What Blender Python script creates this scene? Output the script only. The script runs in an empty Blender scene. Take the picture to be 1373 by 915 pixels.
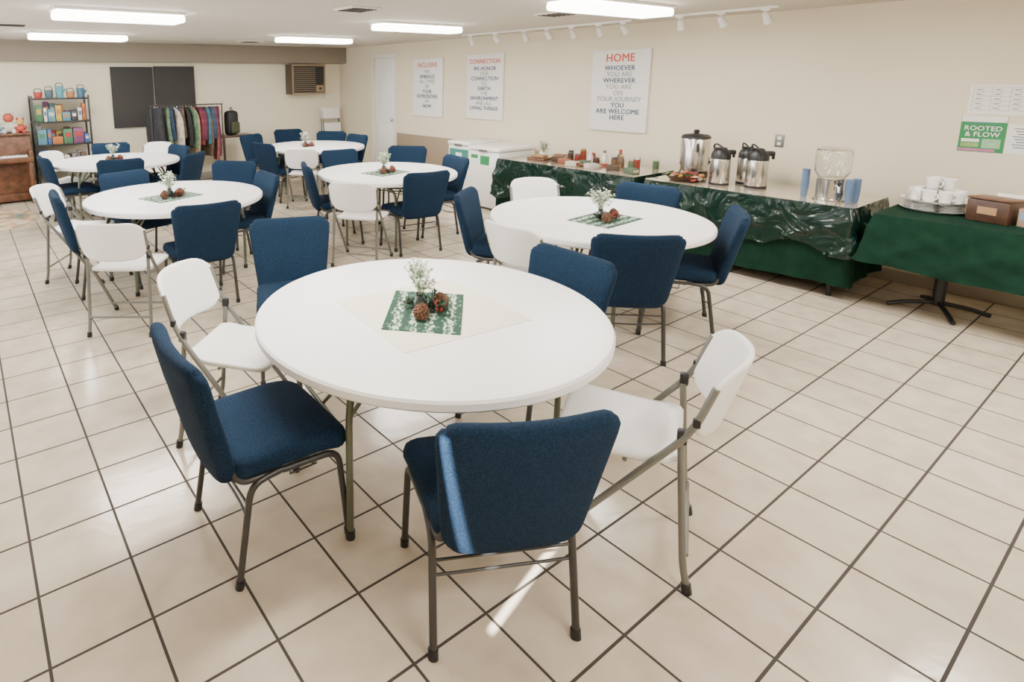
import bpy, bmesh, math, random
from mathutils import Vector, Matrix
random.seed(7)
pi=math.pi
C=bpy.context.scene.collection
# ------------------------------------------------------------------ materials
MATS={}
def mat(name,col,rough=.5,metal=0.,var=0.,vscale=8.,bump=0.,bscale=60.,coat=0.,trans=0.,emit=None,estr=0.,col2=None,spec=.5,sheen=0.):
    if name in MATS: return MATS[name]
    m=bpy.data.materials.new(name); m.use_nodes=True; nt=m.node_tree; N=nt.nodes; L=nt.links
    b=N['Principled BSDF']
    b.inputs['Base Color'].default_value=(*col,1); b.inputs['Roughness'].default_value=rough
    b.inputs['Metallic'].default_value=metal; b.inputs['Coat Weight'].default_value=coat
    b.inputs['Transmission Weight'].default_value=trans
    b.inputs['Specular IOR Level'].default_value=spec
    if sheen: b.inputs['Sheen Weight'].default_value=sheen
    if emit: b.inputs['Emission Color'].default_value=(*emit,1); b.inputs['Emission Strength'].default_value=estr
    tc=N.new('ShaderNodeTexCoord')
    if var or col2:
        n=N.new('ShaderNodeTexNoise'); n.inputs['Scale'].default_value=vscale; n.inputs['Detail'].default_value=4
        L.new(tc.outputs['Object'],n.inputs['Vector'])
        r=N.new('ShaderNodeValToRGB')
        c2=col2 if col2 else tuple(min(1,c*(1+var)) for c in col)
        c1=col if col2 else tuple(c*(1-var) for c in col)
        r.color_ramp.elements[0].position=.35; r.color_ramp.elements[1].position=.65
        r.color_ramp.elements[0].color=(*c1,1); r.color_ramp.elements[1].color=(*c2,1)
        L.new(n.outputs['Fac'],r.inputs[0]); L.new(r.outputs[0],b.inputs['Base Color'])
    if bump:
        n=N.new('ShaderNodeTexNoise'); n.inputs['Scale'].default_value=bscale; n.inputs['Detail'].default_value=3
        L.new(tc.outputs['Object'],n.inputs['Vector'])
        bp=N.new('ShaderNodeBump'); bp.inputs['Strength'].default_value=bump; bp.inputs['Distance'].default_value=.01
        L.new(n.outputs['Fac'],bp.inputs['Height']); L.new(bp.outputs[0],b.inputs['Normal'])
    MATS[name]=m; return m
NAVY=mat('navy_fabric',(.0085,.0235,.050),.9,var=.35,vscale=180,bump=.35,bscale=350,spec=.15)
GUN=mat('gunmetal_tube',(.070,.068,.066),.38,.7)
OLIVE=mat('olive_tube',(.13,.14,.10),.4,.5)
GREYT=mat('grey_tube',(.20,.20,.18),.4,.6)
BLK=mat('black_plastic',(.010,.010,.011),.45)
WPL=mat('white_plastic',(.82,.81,.79),.38,bump=.05,bscale=200)
WTAB=mat('white_table_plastic',(.86,.84,.84),.33,bump=.06,bscale=250)
STEEL=mat('brushed_steel',(.62,.60,.57),.22,1.,bump=.02,bscale=80)
CHROME=mat('polished_steel',(.75,.74,.72),.1,1.)
WHITE=mat('white_enamel',(.82,.81,.78),.3)
PAPER=mat('white_paper',(.80,.78,.74),.7)
CANVAS=mat('poster_canvas',(.78,.76,.73),.8)
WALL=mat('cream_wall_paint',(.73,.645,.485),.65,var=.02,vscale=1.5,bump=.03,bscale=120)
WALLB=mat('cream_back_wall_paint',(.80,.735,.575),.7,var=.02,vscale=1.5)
CEIL=mat('ceiling_paint',(.56,.52,.455),.8,bump=.1,bscale=90)
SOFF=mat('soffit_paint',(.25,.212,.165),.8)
TRIM=mat('trim_paint',(.74,.70,.62),.5)
WAIN=mat('tan_panel',(.30,.23,.16),.6)
BASEB=mat('baseboard_vinyl',(.36,.32,.27),.6)
GREENC=mat('green_tablecloth',(.0055,.026,.0155),.85,var=.15,vscale=14,bump=.25,bscale=400,spec=.1)
CREAMC=mat('cream_cloth',(.78,.73,.61),.85,bump=.2,bscale=300)
RED=mat('red_berry',(.30,.012,.010),.4)
CONE=mat('pinecone_brown',(.13,.055,.025),.7,var=.4,vscale=40)
LEAF=mat('silver_green_leaf',(.34,.44,.29),.6,var=.3,vscale=30)
FLOW=mat('white_blossom',(.80,.80,.72),.6)
PINE=mat('evergreen_needle',(.012,.05,.022),.6,var=.4,vscale=30)
GLASS=mat('clear_glass',(.95,.97,.97),.03,trans=1.)
DARKG=mat('dark_vase_glass',(.03,.05,.05),.08,coat=.6)
BLUEP=mat('blue_cup_plastic',(.10,.17,.30),.25,coat=.4)
WOOD=mat('brown_wood',(.12,.048,.022),.4,var=.35,vscale=12)
WOODD=mat('dark_wood',(.06,.028,.015),.4,var=.3,vscale=12)
BOARD=mat('charcoal_felt',(.045,.043,.042),.9,bump=.1,bscale=300)
TEAL=mat('teal_paper',(.04,.20,.17),.6)
GPAP=mat('green_paper',(.02,.22,.07),.6)
ORANGE=mat('orange_ink',(.62,.085,.04),.6)
INK=mat('slate_blue_ink',(.05,.10,.19),.6)
INKL=mat('pale_grey_ink',(.25,.29,.34),.6)
BROWNM=mat('brown_metal',(.07,.045,.03),.5)
TANM=mat('tan_metal_frame',(.30,.22,.14),.5)
GRILLE=mat('grille_beige',(.20,.15,.10),.5)
DIFF=mat('fluorescent_diffuser',(.9,.9,.9),.4,emit=(1,.97,.90),estr=13)
WIN=mat('frosted_window_pane',(.8,.85,.9),.3,emit=(.88,.94,1),estr=13)
TABTOPP=mat('clear_plastic_over_beige',(.46,.38,.28),.12,var=.12,vscale=3,bump=.5,bscale=9,coat=1.)

def floor_mat():
    m=bpy.data.materials.new('beige_floor_tile'); m.use_nodes=True; nt=m.node_tree;N=nt.nodes;L=nt.links
    b=N['Principled BSDF']; tc=N.new('ShaderNodeTexCoord'); mp=N.new('ShaderNodeMapping')
    L.new(tc.outputs['Object'],mp.inputs['Vector']); mp.inputs['Location'].default_value=(-.05,-.56,0)
    br=N.new('ShaderNodeTexBrick'); br.offset=0; br.squash=1
    for k,v in (('Scale',1),('Mortar Size',.0050),('Mortar Smooth',.05),('Brick Width',.305),('Row Height',.305),('Bias',0)): br.inputs[k].default_value=v
    br.inputs['Color1'].default_value=(.585,.505,.400,1); br.inputs['Color2'].default_value=(.555,.475,.372,1); br.inputs['Mortar'].default_value=(.038,.029,.023,1)
    L.new(mp.outputs[0],br.inputs['Vector'])
    n=N.new('ShaderNodeTexNoise'); n.inputs['Scale'].default_value=7; n.inputs['Detail'].default_value=8; L.new(tc.outputs['Object'],n.inputs['Vector'])
    r=N.new('ShaderNodeValToRGB'); r.color_ramp.elements[0].color=(.87,.845,.81,1); r.color_ramp.elements[1].color=(1.06,1.055,1.05,1)
    r.color_ramp.elements[0].position=.3; r.color_ramp.elements[1].position=.65
    L.new(n.outputs['Fac'],r.inputs[0])
    mx=N.new('ShaderNodeMix'); mx.data_type='RGBA'; mx.blend_type='MULTIPLY'; mx.inputs[0].default_value=1
    L.new(br.outputs['Color'],mx.inputs[6]); L.new(r.outputs[0],mx.inputs[7]); L.new(mx.outputs[2],b.inputs['Base Color'])
    mr=N.new('ShaderNodeMapRange'); mr.inputs[3].default_value=.18; mr.inputs[4].default_value=.8; L.new(br.outputs['Fac'],mr.inputs[0]); L.new(mr.outputs[0],b.inputs['Roughness'])
    n2=N.new('ShaderNodeTexNoise'); n2.inputs['Scale'].default_value=14; n2.inputs['Detail'].default_value=3; L.new(tc.outputs['Object'],n2.inputs['Vector'])
    ma=N.new('ShaderNodeMath'); ma.operation='MULTIPLY_ADD'; ma.inputs[1].default_value=-1.5; L.new(br.outputs['Fac'],ma.inputs[0]); L.new(n2.outputs['Fac'],ma.inputs[2])
    bp=N.new('ShaderNodeBump'); bp.inputs['Strength'].default_value=.3; bp.inputs['Distance'].default_value=.004; L.new(ma.outputs[0],bp.inputs['Height']); L.new(bp.outputs[0],b.inputs['Normal'])
    return m
def plastic_mat():
    m=mat('glossy_green_plastic_sheet',(.0045,.018,.012),.26,coat=.20,spec=.25); nt=m.node_tree;N=nt.nodes;L=nt.links;b=N['Principled BSDF']
    b.inputs['Coat Roughness'].default_value=.08
    tc=N.new('ShaderNodeTexCoord'); n=N.new('ShaderNodeTexNoise'); n.inputs['Scale'].default_value=3.2; n.inputs['Detail'].default_value=3; n.inputs['Distortion'].default_value=.8
    L.new(tc.outputs['Object'],n.inputs['Vector'])
    # sharp creases: fold the noise around its middle value
    s=N.new('ShaderNodeMath'); s.operation='SUBTRACT'; s.inputs[1].default_value=.5; L.new(n.outputs['Fac'],s.inputs[0])
    a=N.new('ShaderNodeMath'); a.operation='ABSOLUTE'; L.new(s.outputs[0],a.inputs[0])
    bp=N.new('ShaderNodeBump'); bp.inputs['Strength'].default_value=.9; bp.inputs['Distance'].default_value=.09
    L.new(a.outputs[0],bp.inputs['Height']); L.new(bp.outputs[0],b.inputs['Normal']); L.new(bp.outputs[0],b.inputs['Coat Normal'])
    return m
PLAS=plastic_mat()
def mat_placemat():
    m=bpy.data.materials.new('green_white_placemat_print'); m.use_nodes=True; nt=m.node_tree;N=nt.nodes;L=nt.links;b=N['Principled BSDF']; b.inputs['Roughness'].default_value=.85
    tc=N.new('ShaderNodeTexCoord'); mp=N.new('ShaderNodeMapping'); mp.inputs['Scale'].default_value=(1,2.2,1); w=N.new('ShaderNodeTexNoise'); w.inputs['Scale'].default_value=32; w.inputs['Detail'].default_value=5
    L.new(tc.outputs['Object'],mp.inputs[0]); L.new(mp.outputs[0],w.inputs['Vector'])
    wv=N.new('ShaderNodeTexWave'); wv.bands_direction='Y'; wv.inputs['Scale'].default_value=4.2; wv.inputs['Distortion'].default_value=1.0; L.new(tc.outputs['Object'],wv.inputs['Vector'])
    ma=N.new('ShaderNodeMath'); ma.operation='MULTIPLY_ADD'; ma.inputs[1].default_value=.20; L.new(wv.outputs['Fac'],ma.inputs[0]); L.new(w.outputs['Fac'],ma.inputs[2])
    r=N.new('ShaderNodeValToRGB'); e=r.color_ramp.elements; e[0].position=.0; e[0].color=(.006,.032,.018,1); e[1].position=.72; e[1].color=(.52,.55,.47,1)
    x=e.new(.56); x.color=(.008,.048,.027,1); x=e.new(.61); x.color=(.05,.12,.08,1); x=e.new(.665); x.color=(.10,.20,.13,1)
    L.new(ma.outputs[0],r.inputs[0]); L.new(r.outputs[0],b.inputs['Base Color']); return m
MATP=mat_placemat()
def mat_rug():
    m=bpy.data.materials.new('ringed_rug_pile'); m.use_nodes=True; nt=m.node_tree;N=nt.nodes;L=nt.links;b=N['Principled BSDF']; b.inputs['Roughness'].default_value=.95
    tc=N.new('ShaderNodeTexCoord'); g=N.new('ShaderNodeTexVoronoi'); g.inputs['Scale'].default_value=7; L.new(tc.outputs['Object'],g.inputs['Vector'])
    r=N.new('ShaderNodeValToRGB'); e=r.color_ramp.elements; e[0].color=(.35,.30,.20,1); e[1].color=(.12,.20,.16,1); x=e.new(.5); x.color=(.45,.25,.12,1); x=e.new(.3); x.color=(.50,.46,.36,1)
    L.new(g.outputs['Distance'],r.inputs[0]); L.new(r.outputs[0],b.inputs['Base Color']); return m
RUG=mat_rug()
_cc={}
def colmat(c,rough=.55):
    k=tuple(round(v,3) for v in c)
    if k not in _cc: _cc[k]=mat('painted_%d'%len(_cc),c,rough,var=.12,vscale=25)
    return _cc[k]
# ------------------------------------------------------------------ mesh builder
def rrect(a,b,ha,hb,R):
    ia=max(-(ha-R),min(ha-R,a)); ib=max(-(hb-R),min(hb-R,b)); da,db=a-ia,b-ib
    L=math.hypot(da,db)
    if da and db:
        m=max(abs(da),abs(db)); k=m/L
        return ia+da*k,ib+db*k
    return a,b
class MB:
    def __init__(s): s.bm=bmesh.new(); s.mats=[]
    def mi(s,m):
        if m not in s.mats: s.mats.append(m)
        return s.mats.index(m)
    def _fin(s,old,m):
        i=s.mi(m)
        for f in s.bm.faces:
            if f not in old: f.material_index=i
    def box(s,c,sz,m,bev=0.,rot=None,seg=2):
        b2=bmesh.new()
        M=Matrix.Translation(c)@(rot.to_4x4() if rot else Matrix())@Matrix.Diagonal((*sz,1))
        bmesh.ops.create_cube(b2,size=1,matrix=M)
        if bev: bmesh.ops.bevel(b2,geom=b2.edges[:],offset=bev,segments=seg,affect='EDGES',profile=.5)
        i=s.mi(m); vm={v:s.bm.verts.new(v.co) for v in b2.verts}
        for f in b2.faces:
            nf=s.bm.faces.new([vm[v] for v in f.verts]); nf.material_index=i
        b2.free(); return s
    def cushion(s,c,sz,r,m,cuts=9,fn=None):
        b2=bmesh.new(); bmesh.ops.create_cube(b2,size=2); bmesh.ops.subdivide_edges(b2,edges=b2.edges[:],cuts=cuts,use_grid_fill=True)
        h=[v/2 for v in sz]; vm={}
        i=s.mi(m)
        for v in b2.verts:
            q=[]
            for k in range(3):
                t=v.co[k]; q.append(math.sin(t*pi/2)*.45*h[k]+t*.55*h[k])
            inn=[max(-(h[k]-r),min(h[k]-r,q[k])) for k in range(3)]
            d=Vector([q[k]-inn[k] for k in range(3)])
            p=Vector(inn)+(d.normalized()*r if d.length>1e-9 else Vector())
            if fn: p=fn(p)
            vm[v]=s.bm.verts.new(p+Vector(c))
        for f in b2.faces:
            nf=s.bm.faces.new([vm[v] for v in f.verts]); nf.material_index=i
        b2.free(); return s
    def cyl(s,p0,p1,r,m,seg=12,r2=None):
        old=set(s.bm.faces); p0=Vector(p0);p1=Vector(p1); d=p1-p0
        M=Matrix.Translation((p0+p1)/2)@d.to_track_quat('Z','Y').to_matrix().to_4x4()
        bmesh.ops.create_cone(s.bm,cap_ends=True,segments=seg,radius1=r,radius2=r if r2 is None else r2,depth=d.length,matrix=M)
        s._fin(old,m); return s
    def sph(s,c,r,m,sc=(1,1,1),u=12,v=8,rot=None):
        old=set(s.bm.faces)
        M=Matrix.Translation(c)@(rot.to_4x4() if rot else Matrix())@Matrix.Diagonal((*sc,1))
        bmesh.ops.create_uvsphere(s.bm,u_segments=u,v_segments=v,radius=r,matrix=M); s._fin(old,m); return s
    def tube(s,pts,r,m,seg=10,fillet=0.,cap=True):
        pts=[Vector(p) for p in pts]
        if fillet and len(pts)>2:
            out=[pts[0]]
            for a,b,c in zip(pts,pts[1:],pts[2:]):
                f=min(fillet,(a-b).length*.45,(c-b).length*.45); A=b+(a-b).normalized()*f; B=b+(c-b).normalized()*f
                for k in range(6):
                    t=k/5; out.append(A*(1-t)**2+b*2*t*(1-t)+B*t*t)
            out.append(pts[-1]); pts=out
        i=s.mi(m); rings=[]; up=None
        for k,p in enumerate(pts):
            d=(pts[min(k+1,len(pts)-1)]-pts[max(k-1,0)]).normalized()
            if up is None:
                up=Vector((0,0,1)) if abs(d.z)<.9 else Vector((1,0,0))
            x=d.cross(up).normalized(); y=x.cross(d).normalized(); up=y
            rings.append([s.bm.verts.new(p+x*math.cos(a)*r+y*math.sin(a)*r) for a in [2*pi*j/seg for j in range(seg)]])
        for a,b in zip(rings,rings[1:]):
            for j in range(seg):
                f=s.bm.faces.new([a[j],a[(j+1)%seg],b[(j+1)%seg],b[j]]); f.material_index=i
        if cap:
            for rg in (rings[0],rings[-1]):
                f=s.bm.faces.new(rg); f.material_index=i
        return s
    def lathe(s,prof,m,seg=32,c=(0,0,0)):
        i=s.mi(m); rings=[]; c=Vector(c)
        for r,z in prof:
            if r<1e-6: rings.append([s.bm.verts.new(c+Vector((0,0,z)))])
            else: rings.append([s.bm.verts.new(c+Vector((r*math.cos(2*pi*j/seg),r*math.sin(2*pi*j/seg),z))) for j in range(seg)])
        for a,b in zip(rings,rings[1:]):
            for j in range(seg):
                k=(j+1)%seg
                if len(a)==1 and len(b)==1: continue
                vs=[a[0],b[k],b[j]] if len(a)==1 else ([a[j],a[k],b[0]] if len(b)==1 else [a[j],a[k],b[k],b[j]])
                f=s.bm.faces.new(vs); f.material_index=i
        return s
    def quad(s,vs,m):
        f=s.bm.faces.new([s.bm.verts.new(v) for v in vs]); f.material_index=s.mi(m); return s
    def mesh(s,name,ang=40,smooth=True):
        bmesh.ops.recalc_face_normals(s.bm,faces=s.bm.faces[:])
        me=bpy.data.meshes.new(name); s.bm.to_mesh(me); s.bm.free()
        for m in s.mats: me.materials.append(m)
        if smooth:
            me.shade_smooth(); me.set_sharp_from_angle(angle=math.radians(ang))
        return me
def ob(name,me,loc=(0,0,0),rz=0,parent=None,label=None,cat=None,group=None,rot=None):
    o=bpy.data.objects.new(name,me); C.objects.link(o); o.location=loc
    o.rotation_euler=rot if rot else (0,0,rz)
    if parent: o.parent=parent
    if label: o['label']=label
    if cat: o['category']=cat
    if group: o['group']=group
    return o
def struct(name,me,loc=(0,0,0)):
    o=ob(name,me,loc); o['kind']='structure'; return o
def textmesh(body,size,m,sp=1.,shear=0.):
    c=bpy.data.curves.new('t','FONT'); c.body=body; c.size=size; c.align_x='CENTER'; c.extrude=.0003; c.resolution_u=3; c.space_character=sp; c.shear=shear
    o=bpy.data.objects.new('t',c); C.objects.link(o); bpy.context.view_layer.update()
    me=bpy.data.meshes.new_from_object(o); bpy.data.objects.remove(o); me.materials.clear(); me.materials.append(m); return me
def join_text(items):
    """(text,size,mat,bold_width,(x,z)): heavier strokes are built from slightly offset layers at distinct depths"""
    bm=bmesh.new(); mats=[]
    for body,size,m,bold,(x,z) in items:
        me=textmesh(body,size,m,sp=1.0+bold*1.6/size,shear=.3 if body=='YOUR JOURNEY' else 0.)
        if m not in mats: mats.append(m)
        offs=[(0,0)] if not bold else [(-bold,0),(0,0),(bold,0),(0,bold*.6),(0,-bold*.6)]
        for k,(dx,dz) in enumerate(offs):
            old=set(bm.faces); oldv=set(bm.verts)
            bm.from_mesh(me)
            for v in bm.verts:
                if v not in oldv: v.co=Vector((v.co.x+x+dx,-v.co.z-k*.0007,v.co.y+z+dz))
            for f in bm.faces:
                if f not in old: f.material_index=mats.index(m)
    me=bpy.data.meshes.new('lettering'); bm.to_mesh(me); bm.free()
    for m in mats: me.materials.append(m)
    return me
# ------------------------------------------------------------------ room
WX,WY,LX,FY,CZ=6.47,10.37,-1.2,-2.5,2.336
struct('floor',MB().box(((WX+LX)/2,(WY+FY)/2,-.05),(WX-LX+.2,WY-FY+.2,.1),floor_mat()).mesh('floor'))
struct('ceiling',MB().box(((WX+LX)/2,(WY+FY)/2,CZ+.05),(WX-LX+.2,WY-FY+.2,.1),CEIL).mesh('ceiling'))
dy0,dy1,dz=8.51,9.15,2.10
w=MB()
w.box((WX+.05,(FY+dy0)/2,CZ/2),(.1,dy0-FY,CZ),WALL); w.box((WX+.05,(dy1+WY)/2,CZ/2),(.1,WY-dy1,CZ),WALL); w.box((WX+.05,(dy0+dy1)/2,(dz+CZ)/2),(.1,dy1-dy0,CZ-dz),WALL)
struct('wall_right',w.mesh('wall_right'))
struct('wall_back',MB().box(((WX+LX)/2,WY+.05,CZ/2),(WX-LX+.2,.1,CZ),WALLB).mesh('wall_back'))
struct('wall_front',MB().box(((WX+LX)/2,FY-.05,CZ/2),(WX-LX+.2,.1,CZ),WALL).mesh('wall_front'))
w=MB(); X=LX-.05
slits=[(.500,.050),(1.38,.020)]; z0,z1=1.33,2.06  # slits added to the unseen left wall to shape thin sun streaks
wins=[(3.6,5.0),(6.0,7.4),(8.2,9.6)]; wz0,wz1=.95,2.0
w.box((X,(FY+WY)/2,(z1+CZ)/2+.0),(.1,WY-FY,CZ-z1),WALL)
w.box((X,(FY+3.0)/2,z0/2),(.1,3.0-FY,z0),WALL)
e=FY
for y,wd in slits:
    w.box((X,(e+y-wd/2)/2,(z0+z1)/2),(.1,y-wd/2-e,z1-z0),WALL); e=y+wd/2
w.box((X,(e+3.0)/2,(z0+z1)/2),(.1,3.0-e,z1-z0),WALL)
w.box((X,(3.0+WY)/2,wz0/2),(.1,WY-3.0,wz0),WALL); w.box((X,(3.0+WY)/2,(wz1+z1)/2),(.1,WY-3.0,z1-wz1),WALL)
e=3.0
for a,b in wins:
    w.box((X,(e+a)/2,(wz0+wz1)/2),(.1,a-e,wz1-wz0),WALL); e=b
w.box((X,(e+WY)/2,(wz0+wz1)/2),(.1,WY-e,wz1-wz0),WALL)
struct('wall_left',w.mesh('wall_left'))
for i,(a,b) in enumerate(wins):
    w=MB(); w.box((LX-.04,(a+b)/2,(wz0+wz1)/2),(.01,b-a,wz1-wz0),WIN)
    for yy in (a+.02,(a+b)/2,b-.02): w.box((LX-.02,yy,(wz0+wz1)/2),(.04,.04,wz1-wz0),TRIM)
    for zz in (wz0+.02,wz1-.02): w.box((LX-.02,(a+b)/2,zz),(.04,b-a,.04),TRIM)
    struct('window_%d'%(i+1),w.mesh('window'))
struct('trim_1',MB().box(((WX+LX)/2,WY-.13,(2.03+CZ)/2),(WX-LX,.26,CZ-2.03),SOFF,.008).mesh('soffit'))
w=MB(); w.box((WX+.03,(dy0+dy1)/2,dz/2),(.04,dy1-dy0-.02,dz-.01),WHITE,.004)
for zz,hh in ((.55,.7),(1.45,.75)): w.box((WX+.008,(dy0+dy1)/2,zz),(.012,.40,hh),WHITE,.005)
w.sph((WX-.03,dy0+.07,1.0),.028,STEEL); w.cyl((WX+.01,dy0+.07,1.0),(WX-.03,dy0+.07,1.0),.012,STEEL)
struct('door_1',w.mesh('door'))
w=MB()
for yy in (dy0-.035,dy1+.035): w.box((WX-.012,yy,(dz+.07)/2),(.024,.07,dz+.07),TRIM,.004)
w.box((WX-.012,(dy0+dy1)/2,dz+.035),(.024,dy1-dy0,.07),TRIM,.004)
struct('trim_2',w.mesh('door_casing'))
struct('trim_3',MB().box((WX-.012,7.55,.39),(.024,1.78,.78),WAIN,.004).mesh('wainscot'))
struct('baseboard_right',MB().box((WX-.008,(FY+6.6)/2,.05),(.016,6.6-FY,.10),BASEB,.003).mesh('bb'))
struct('baseboard_back',MB().box(((WX+LX)/2,WY-.008,.05),(WX-LX,.016,.10),BASEB,.003).mesh('bb2'))
# ------------------------------------------------------------------ ceiling fixtures + real lamps
def fixture(cx,cy,L=1.25,W=.30,e=62):
    r=ob('ceiling_light',None,(cx,cy,CZ),label='long white fluorescent ceiling light with glowing diffuser',cat='ceiling light',group='fluorescent ceiling lights')
    ob('light_housing',MB().box((0,0,-.0125),(L,W,.025),WHITE,.004).mesh('housing'),parent=r)
    ob('diffuser',MB().box((0,0,-.057),(L-.02,W-.02,.064),DIFF,.02,seg=3).mesh('diffuser'),parent=r)
    l=bpy.data.lights.new('fluorescent_lamp','AREA'); l.shape='RECTANGLE'; l.size=L; l.size_y=W; l.energy=e; l.color=(1,.955,.88)
    o=bpy.data.objects.new('fluorescent_lamp',l); C.objects.link(o); o.parent=r; o.location=(0,0,-.10)
fixture(4.48,2.98,1.32,.32); fixture(4.31,5.25,1.16,.24); fixture(4.33,7.60,1.18,.26); fixture(1.24,5.55,1.06,.34); fixture(1.36,8.40,1.14,.34)
fixture(1.27,2.4,1.25,.3,74); fixture(4.4,.5,1.25,.3,60); fixture(1.2,-.6,1.25,.3,56); fixture(4.4,-1.5,1.25,.3,38)
def vent(x,y,s=.34):
    w=MB(); w.box((0,0,-.008),(s,s,.016),TRIM,.004)
    for k in range(5): w.box((0,-s*.36+k*s*.18,-.018),(s*.8,s*.07,.008),BLK)
    ob('ceiling_vent',w.mesh('vent'),(x,y,CZ),label='square louvered ceiling air vent',cat='air vent',group='ceiling vents')
vent(2.9,4.35,.3); vent(4.75,3.75,.3); vent(.55,7.3,.3); vent(3.9,8.9,.3)
def track(y0,y1,x,heads):
    r=ob('track_light',None,(x,0,CZ),label='white ceiling track with small spotlights',cat='track light',group='ceiling track lights')
    ob('track_rail',MB().box((0,(y0+y1)/2,-.011),(.035,y1-y0,.022),WHITE,.003).mesh('rail'),parent=r)
    for y in heads:
        w=MB(); w.box((0,0,-.030),(.025,.07,.02),WHITE,.004); w.cyl((0,0,-.035),(0,0,-.075),.007,WHITE)
        h=Vector((.03,.0,-.095)); d=Vector((.55,random.uniform(-.4,.4),-.8)).normalized()
        w.cyl(h-d*.050,h+d*.050,.024,WHITE,16,.038); w.cyl(h+d*.045,h+d*.052,.030,BLK,16)
        ob('lamp_head',w.mesh('lamp_head'),(0,y,0),parent=r)
track(2.35,3.35,5.90,(2.45,2.82,3.2)); track(3.75,6.3,5.98,(3.85,4.15,4.5,4.85,5.2,5.7,6.15))
# ------------------------------------------------------------------ chairs
def mk_blue():
    hx,hz=.2475,.245
    def fb(p):
        x,z=rrect(p.x,p.z,hx,hz,.07)
        t=(z+.245)/.49
        bulge=1+.25*(1-(x/hx)**2)*(1-(z/hz)**2)
        p=Vector((x*(.85+.22*min(1,t*1.1)), p.y*(1-.15*t)*bulge, z))
        p.y+= .42*p.x*p.x - .125*t
        p.z+= -.008*(1-(p.x/.26)**2) if t>.6 else 0
        return p
    back=MB().cushion((0,-.218,.617),(.495,.068,.49),.032,NAVY,cuts=13,fn=fb).mesh('backrest',60)
    def fs(p):
        x,y=rrect(p.x,p.y,.245,.24,.07)
        f=(y+.24)/.48
        p=Vector((x*(.93+.07*f),y,p.z)); 
        if p.z>0: p.z+=.016*(1-(p.x/.25)**2)*(1-(p.y/.25)**2)
        if f>.75: p.z-=(f-.75)*.10
        return p
    seat=MB().cushion((0,.02,.432),(.49,.48,.080),.034,NAVY,cuts=11,fn=fs)
    seat=seat.mesh('seat',60)
    r=.0125; legs=[]
    for sx in (-1,1):
        w=MB().tube([(sx*.225,.245,.012),(sx*.222,.205,.375),(sx*.215,-.02,.378)],r,GUN,fillet=.06); w.cyl((sx*.225,.246,0),(sx*.2248,.243,.03),.0165,BLK); legs.append(w.mesh('leg'))
        w=MB().tube([(sx*.232,-.205,.012),(sx*.225,-.145,.375),(sx*.215,-.02,.382)],r,GUN,fillet=.06); w.cyl((sx*.232,-.206,0),(sx*.2315,-.200,.03),.0165,BLK); legs.append(w.mesh('leg'))
    st=[]
    st.append(MB().tube([(-.229,-.165,.255),(-.1,-.145,.235),(.1,-.145,.235),(.229,-.165,.255)],.005,GUN,fillet=.05))
    st.append(MB().tube([(-.222,-.158,.30),(.222,-.158,.30)],.005,GUN)); st.append(MB().tube([(-.222,.1,.36),(.222,.1,.36)],.006,GUN))
    for sx in (-1,1): st.append(MB().tube([(sx*.19,.12,.385),(sx*.19,.13,.33),(sx*.19,.02,.33),(sx*.19,.02,.385)],.004,GUN))
    posts=[MB().tube([(sx*.212,-.03,.38),(sx*.212,-.18,.385),(sx*.195,-.215,.46)],r,GUN,fillet=.05).mesh('back_post') for sx in (-1,1)]
    return [('backrest',back),('seat',seat)]+[('leg',l) for l in legs]+[('stretcher',s.mesh('stretcher')) for s in st]+[('back_post',p) for p in posts]
def mk_white():
    def fb(p):
        x,z=rrect(p.x,p.z,.2325,.13,.085)
        t=(z+.13)/.26
        y=p.y
        p=Vector((x*(.95+.07*t),y,z)); p.y-= .095*(1-(x/.235)**2) +.08*t; p.z+=.02*(1-(x/.235)**2)*(t-.3); return p
    back=MB().cushion((0,-.180,.692),(.465,.022,.26),.0105,WPL,fn=fb,cuts=17).mesh('backrest',60)
    def fs(p):
        x,y=rrect(p.x,p.y,.225,.21,.06)
        f=(y+.2)/.4
        p=Vector((x*(.90+.10*f),y,p.z-.012*math.cos(x*7)*math.cos(y*6)))
        if f<.25: p.z+=.02*(1-f/.25)
        return p
    seat=MB().cushion((0,.035,.450),(.45,.42,.03),.014,WPL,fn=fs,cuts=11).mesh('seat',60)
    r=.012; parts=[('backrest',back),('seat',seat)]
    for sx in (-1,1):
        w=MB().tube([(sx*.224,-.250,.77),(sx*.226,-.195,.60),(sx*.232,.265,.012)],r,GREYT,fillet=.12); w.cyl((sx*.232,.27,0),(sx*.232,.255,.035),.0165,BLK); parts.append(('leg',w.mesh('leg')))
        w=MB().tube([(sx*.208,-.165,.56),(sx*.212,-.205,.10),(sx*.214,-.225,.012)],r,GREYT,fillet=.12); w.cyl((sx*.214,-.226,0),(sx*.214,-.22,.035),.0165,BLK); parts.append(('leg',w.mesh('leg')))
        parts.append(('hinge',MB().box((sx*.217,-.168,.575),(.032,.032,.05),BLK,.008).mesh('hinge')))
        parts.append(('bracket',MB().box((sx*.228,-.205,.640),(.022,.024,.032),BLK,.006).mesh('bracket')))
    for a,b,rr in (((-.232,.20,.085),(.232,.20,.085),.008),((-.210,-.212,.14),(.210,-.212,.14),.008),((-.20,.0,.425),(.20,.0,.425),.008)):
        parts.append(('crossbar',MB().tube([a,b],rr,GREYT).mesh('crossbar')))
    return parts
BLUE=mk_blue(); WH=mk_white()
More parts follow.
